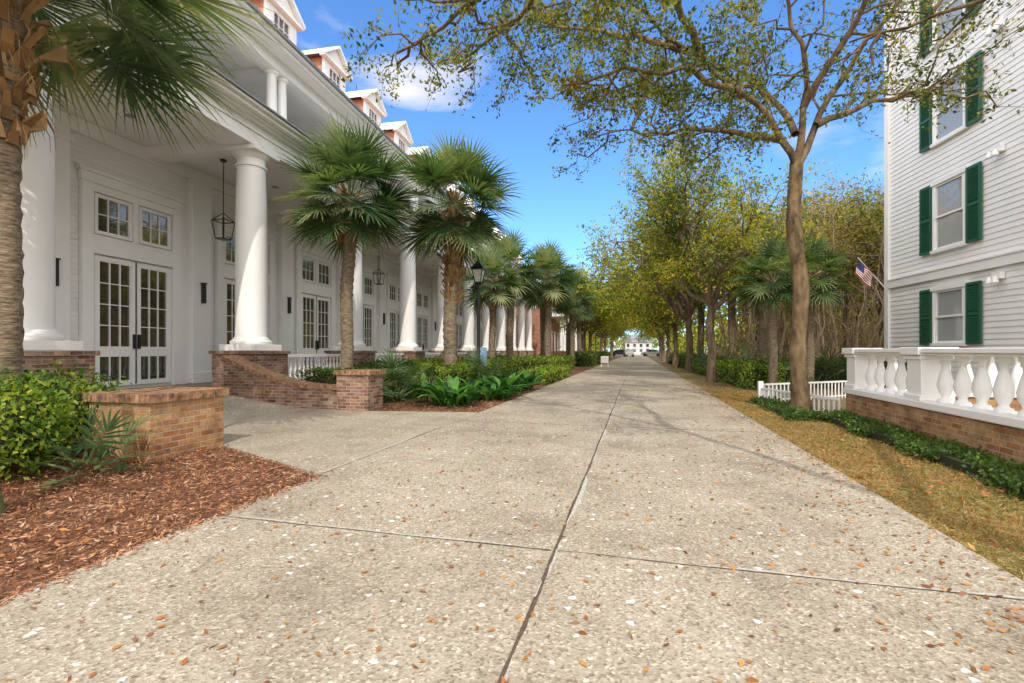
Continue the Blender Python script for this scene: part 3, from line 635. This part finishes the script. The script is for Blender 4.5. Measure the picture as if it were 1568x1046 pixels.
Yv=tree('woodland_tree',(0,0,0),(0,0,3.6),None,.11,L_DRY,BARK,26,nsub=8,ntw=6,nleaf=13,sublen=2.0,twlen=1,ll=.13,lw=.06,spread=.2,crown=((0,0,6.2),(3,3,3.2)),nlimb=8)
Yv.location=(9.5,26,0)
for i,(x,y,s) in enumerate([(7,24,.85),(12,31,1.1),(14,38,1.2),(10,33,1.1),(17,44,1.3),(8.5,29,1.0),(16,30,1.2)]):
    dup('woodland_tree',Yv,(x,y,0),i*1.1,s)
Yy=tree('woodland_tree',(0,0,0),(0,0,3.0),None,.13,L_YEL,BARK,27,nsub=8,ntw=7,nleaf=18,sublen=2.0,twlen=1,ll=.15,lw=.08,spread=.2,crown=((0,0,6.3),(3.2,3.2,2.4)),nlimb=8)
Yy.location=(11,26,0)
for i,(x,y,s) in enumerate([(6.2,28,1),(9.5,42,1.3),(15,33,1.2)]):
    dup('woodland_tree',Yy,(x,y,0),i*1.1,s)
rng=np.random.RandomState(31); T=MB()
for i in range(300):
    x=rng.uniform(4.8,17); y=rng.uniform(19.8,38)
    if x<5.5 and y<21: continue
    h=rng.uniform(3.5,8); P=curve((x,y,-.1),(x+rng.normal()*.8,y+rng.normal()*.8,h),rng,7,.03); T.tube(P,np.linspace(rng.uniform(.025,.075),.012,7),5)
    for q in range(7):
        s=P[rng.randint(1,6)]; T.tube(curve(s,s+unit(rng.normal(size=3)+[0,0,.5])*rng.uniform(.8,2),rng,4,.06),[.016,.012,.009,.005],3)
th=T.done('woodland_thicket',simple('thicket_bark',(.44,.32,.2),.9,.35,5),None,smooth=True)
n=15000; C=np.stack([rng.uniform(4.6,22,n),rng.uniform(21,46,n),rng.rand(n)**1.8*4.5],1); 
k=np.sin(C[:,0]*1.3)+np.cos(C[:,1]*.9+C[:,0])+np.sin(C[:,2]*1.7+C[:,1]*.5)>-.3
leaves('thicket_foliage',C[k],.14,.06,L_DRY,th,rng)
rng=np.random.RandomState(32); Cs=[]
for i in range(230):
    sd=rng.rand()
    if sd<.45: cx,cy=rng.uniform(9,60),rng.uniform(48,130)
    elif sd<.75: cx,cy=rng.uniform(-60,-10),rng.uniform(95,140)
    else: cx,cy=rng.uniform(-40,45),rng.uniform(215,240)
    cz=rng.uniform(2,7); P=unit(rng.normal(size=(260,3)))*rng.uniform(.6,1,(260,1))*[3.6,3.6,2.8]+[cx,cy,cz]; Cs.append(P[P[:,2]>0])
leaves('distant_tree_mass',np.concatenate(Cs),.75,.5,L_YEL,None,rng)
m=MB(); P=curve((-4.55,2.42,-.1),(-5.05,2.35,5.5),np.random.RandomState(2),10,.01); m.tube(P,[.13]+[.085]*3+list(np.linspace(.08,.04,6)),12)
e=empty('young_tree'); m.done('trunk',simple('mossy_bark',(.15,.17,.06),.95,.5,6,.9,25),e,smooth=True)
rg=np.random.RandomState(5); C=rg.normal(size=(900,3))*[.6,.6,.4]+[-5.6,2.1,6.9]; leaves('foliage',C,.08,.04,L_OAK,e,rg)
# ============================================================ SHRUBS
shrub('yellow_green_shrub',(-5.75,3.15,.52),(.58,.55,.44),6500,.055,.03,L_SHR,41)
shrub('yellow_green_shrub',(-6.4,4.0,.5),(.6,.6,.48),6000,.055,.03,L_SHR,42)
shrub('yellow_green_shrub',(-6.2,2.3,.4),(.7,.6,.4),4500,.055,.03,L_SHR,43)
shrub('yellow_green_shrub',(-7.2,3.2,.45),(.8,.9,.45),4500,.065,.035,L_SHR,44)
def fanplant(name,loc,n,pet,bl,seed,nl=18,wid=.035):
    e=empty(name,loc); fronds('fans',(0,0,.05),n,pet,bl,np.random.RandomState(seed),L_PALM,e,5,75,nl=nl,wid=wid,droop=.35)
fanplant('palmetto_plant',(-4.98,3.35,0),12,.2,.3,51,20,.022)
fanplant('palmetto_plant',(-5.05,9.6,.1),14,.5,.45,52,20,.03)
fanplant('palmetto_plant',(-4.2,12.9,.1),12,.5,.45,57,20,.03)
fanplant('palmetto_plant',(3.9,17.5,0),12,.8,.7,53); fanplant('palmetto_plant',(3.3,22.5,0),12,.8,.7,54); fanplant('palmetto_plant',(5.6,17.6,0),12,.8,.7,55)
fanplant('palmetto_plant',(4.7,4.9,.3),12,.5,.5,56)
def strap(name,cx,cy,rx,ry,nclump,per,h,seed,w=.1):
    # clumps of broad arching blades, each blade folded along its midrib
    rng=np.random.RandomState(seed); Vs=[];Fs=[];Rn=[];off=0
    for c_ in range(nclump):
        a=rng.rand()*6.28; r=rng.rand()**.5; b0=np.array([cx+rx*r*math.cos(a),cy+ry*r*math.sin(a),0.]); hc=h*rng.uniform(.7,1.2)
        for i in range(per):
            az=rng.rand()*6.28; o=rng.uniform(.15,1.0); d=unit(np.array([math.cos(az)*o,math.sin(az)*o,1.])); hh=hc*rng.uniform(.75,1.15)
            b=b0+np.array([math.cos(az),math.sin(az),0])*.06; pp=[];q=b.copy()
            for s in range(6):
                pp.append(q.copy()); q=q+d*hh/4.4; d=unit(d+np.array([math.cos(az)*.2,math.sin(az)*.2,-.13-.12*o*s*.5]))
            pp=np.array(pp); ws=np.array([-math.sin(az),math.cos(az),0.]); wv=(np.array([.12,.25,.8,1,.65,.02])*w/2*rng.uniform(.7,1.2))[:,None]
            dn=np.array([0,0,-1.])*wv*.45
            Vs.append(np.concatenate([pp-ws*wv-dn,pp,pp+ws*wv-dn])); rv=rng.rand()
            for s in range(5):
                Fs.append((off+s,off+s+1,off+6+s+1,off+6+s)); Fs.append((off+6+s,off+7+s,off+13+s,off+12+s)); Rn+=[rv,rv]
            off+=18
    npmesh(name,np.concatenate(Vs),np.array(Fs),L_HOSTA,np.array(Rn))
strap('cast_iron_plant',-4.0,10.0,.9,.5,12,11,.62,61,.15)
strap('cast_iron_plant',-3.6,11.7,.6,.9,13,11,.6,62,.15)
strap('cast_iron_plant',-3.7,14,.6,1.3,22,11,.58,63,.13)
def hedge(name,x0,x1,y0,y1,h,n,mat,seed,ll=.06):
    shrub(name,((x0+x1)/2,(y0+y1)/2,h/2),((x1-x0)/2,(y1-y0)/2,h/2),n,ll,ll*.55,mat,seed,True,True)
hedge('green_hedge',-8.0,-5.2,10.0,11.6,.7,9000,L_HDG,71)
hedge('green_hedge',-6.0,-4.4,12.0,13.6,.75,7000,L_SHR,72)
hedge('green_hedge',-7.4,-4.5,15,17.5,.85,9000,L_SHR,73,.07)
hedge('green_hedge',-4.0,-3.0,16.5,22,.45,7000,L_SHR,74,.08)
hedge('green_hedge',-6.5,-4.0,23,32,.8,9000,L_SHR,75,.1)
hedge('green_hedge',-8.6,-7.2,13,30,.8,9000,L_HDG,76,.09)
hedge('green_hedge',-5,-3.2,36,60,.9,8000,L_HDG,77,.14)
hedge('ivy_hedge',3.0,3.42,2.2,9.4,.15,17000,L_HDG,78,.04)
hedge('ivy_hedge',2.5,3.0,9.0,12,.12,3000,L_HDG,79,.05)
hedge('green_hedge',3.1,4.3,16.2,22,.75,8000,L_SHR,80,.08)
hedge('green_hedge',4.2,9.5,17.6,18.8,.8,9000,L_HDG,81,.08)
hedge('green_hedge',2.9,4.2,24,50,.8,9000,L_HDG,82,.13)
# ============================================================ FAR STUFF
BR=empty('brick_building',(-10.8,60,0),math.radians(3.3))
MB().box(-14,0,0,34,0,9.5).done('walls',BRICKR,BR)
m=MB().box(-14.2,.5,-.2,34.2,9.5,10.1); g=MB()
for k in range(8):
    y=1+4.3*k; m.lathe(1.6,y,[(.34,1.2),(.3,1.4),(.26,5.4),(.36,5.5)],14)
    for z in (1.2,5.8): g.box(-.01,.03,y+1.2,y+2.9,z,z+2.4); m.box(0,.06,y+1.05,y+1.2,z-.1,z+2.5); m.box(0,.06,y+2.9,y+3.05,z-.1,z+2.5); m.box(.002,.08,y+1.05,y+3.05,z+2.5,z+2.65)
m.box(.08,2,0,32,5.5,6.2); m.done('trim_and_columns',WHITE,BR); g.done('windows',GLASS,BR)
HB=empty('distant_house',(0,175,0)); MB().box(-4,5,0,8,0,4.2).done('walls',simple('pale_grey_wall',(.5,.5,.52)),HB); MB().ext([(-4.5,-.4,4.2),(-4.5,8.4,4.2),(-4.5,4,6.8)],(10,0,0)).done('roof',GUT,HB)
g=MB()
for k in range(4):
    for z in (.8,2.5): g.box(-3.5+2.2*k,-2.6+2.2*k,-.05,-.01,z,z+1.1)
g.done('windows',GLASS,HB)
def car(loc,rz,col):
    e=empty('parked_car',loc,rz); m=MB()
    body=[(-2.15,.35),(-2.2,.75),(-2.0,.95),(-1.5,1.0),(-.95,1.42),(.5,1.45),(1.15,.98),(1.95,.85),(2.2,.65),(2.15,.35)]
    m.ext([(-.85,y,z) for y,z in body],(1.7,0,0)); m.done('body',simple('car_paint',col,.25,.02),e,bevel=.06)
    g=MB(); g.ext([(-.87,y,z) for y,z in [(-1.35,1.02),(-.9,1.36),(.45,1.38),(1.0,1.02)]],(1.74,0,0)); g.done('windows',GLASS,e)
    w=MB()
    for x in (-.9,.7):
        for y in (-1.35,1.35):
            w.ext([(x,y+.33*math.cos(a),.33+.33*math.sin(a)) for a in np.linspace(0,2*math.pi,16,endpoint=False)],(.2,0,0))
    w.done('wheels',BLACK,e)
car((-1.6,98,.02),.1,(.4,.4,.42)); car((3.0,104,.02),1.4,(.5,.5,.5)); car((-3.6,104,.02),1.4,(.05,.06,.1))
# ============================================================ WORLD / LIGHT / CAMERA
sd=Vector((.3,-.954,0)).normalized(); el=math.radians(48)
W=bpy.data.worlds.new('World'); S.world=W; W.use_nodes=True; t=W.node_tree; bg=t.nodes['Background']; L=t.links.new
sky=N(t,'ShaderNodeTexSky'); sky.sky_type='NISHITA'; sky.sun_disc=False; sky.sun_elevation=el; sky.sun_rotation=math.atan2(sd.x,sd.y); sky.air_density=1.0; sky.dust_density=.4; sky.ozone_density=3
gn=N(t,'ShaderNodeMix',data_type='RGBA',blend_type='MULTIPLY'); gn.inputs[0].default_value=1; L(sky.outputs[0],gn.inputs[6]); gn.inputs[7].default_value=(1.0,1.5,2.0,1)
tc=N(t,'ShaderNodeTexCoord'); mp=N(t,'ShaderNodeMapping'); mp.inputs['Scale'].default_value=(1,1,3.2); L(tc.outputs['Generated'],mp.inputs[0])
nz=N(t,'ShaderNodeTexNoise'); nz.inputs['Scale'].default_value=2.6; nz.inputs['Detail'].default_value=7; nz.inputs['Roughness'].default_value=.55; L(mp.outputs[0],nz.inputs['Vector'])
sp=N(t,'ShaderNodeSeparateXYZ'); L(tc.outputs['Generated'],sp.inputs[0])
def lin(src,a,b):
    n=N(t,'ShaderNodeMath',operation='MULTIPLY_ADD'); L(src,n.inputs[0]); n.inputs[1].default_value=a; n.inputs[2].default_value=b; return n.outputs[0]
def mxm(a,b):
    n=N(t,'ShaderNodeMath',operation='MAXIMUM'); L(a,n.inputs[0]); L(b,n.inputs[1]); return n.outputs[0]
f1=lin(sp.outputs[1],-.7,.08); f2=lin(sp.outputs[0],1.0,-.35); f3=lin(sp.outputs[0],-1.4,-.85); f4=lin(sp.outputs[2],1.2,-.8); z0=lin(sp.outputs[0],0,0)  # cloud banks added behind, beside and overhead, out of view, as fill light
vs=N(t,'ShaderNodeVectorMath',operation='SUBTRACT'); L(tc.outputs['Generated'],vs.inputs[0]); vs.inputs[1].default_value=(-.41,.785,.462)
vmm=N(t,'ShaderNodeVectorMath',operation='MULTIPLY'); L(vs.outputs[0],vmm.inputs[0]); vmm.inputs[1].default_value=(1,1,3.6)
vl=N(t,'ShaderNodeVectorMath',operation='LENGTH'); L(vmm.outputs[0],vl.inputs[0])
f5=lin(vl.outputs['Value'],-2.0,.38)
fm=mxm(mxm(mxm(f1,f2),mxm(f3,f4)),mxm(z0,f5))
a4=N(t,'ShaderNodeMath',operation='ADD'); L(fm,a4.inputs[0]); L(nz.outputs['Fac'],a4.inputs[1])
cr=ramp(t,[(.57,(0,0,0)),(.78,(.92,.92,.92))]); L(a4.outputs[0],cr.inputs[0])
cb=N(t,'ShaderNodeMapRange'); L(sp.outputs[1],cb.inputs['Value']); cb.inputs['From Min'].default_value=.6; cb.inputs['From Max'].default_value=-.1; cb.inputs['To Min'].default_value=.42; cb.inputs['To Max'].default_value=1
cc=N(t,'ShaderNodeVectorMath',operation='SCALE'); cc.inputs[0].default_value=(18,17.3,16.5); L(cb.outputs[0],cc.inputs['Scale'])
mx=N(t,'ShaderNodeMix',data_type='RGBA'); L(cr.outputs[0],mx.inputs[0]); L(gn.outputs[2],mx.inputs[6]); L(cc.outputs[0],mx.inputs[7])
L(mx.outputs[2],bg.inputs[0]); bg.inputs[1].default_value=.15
ld=bpy.data.lights.new('sun','SUN'); ld.energy=2.9; ld.angle=math.radians(.5); ld.color=(1,.93,.81); lo=link(bpy.data.objects.new('sun',ld))
sv=Vector((sd.x*math.cos(el),sd.y*math.cos(el),math.sin(el))); lo.rotation_euler=sv.to_track_quat('Z','Y').to_euler()
cd=bpy.data.cameras.new('camera'); cam=link(bpy.data.objects.new('camera',cd)); cam.location=(0,0,1.2); cam.rotation_euler=(math.radians(90),0,math.radians(14.5)); cd.lens=17; cd.sensor_width=36; cd.shift_y=.009; cd.clip_end=2000; cd.clip_start=.05
S.camera=cam
S.view_settings.view_transform='Standard'; S.view_settings.look='None'; S.view_settings.exposure=0
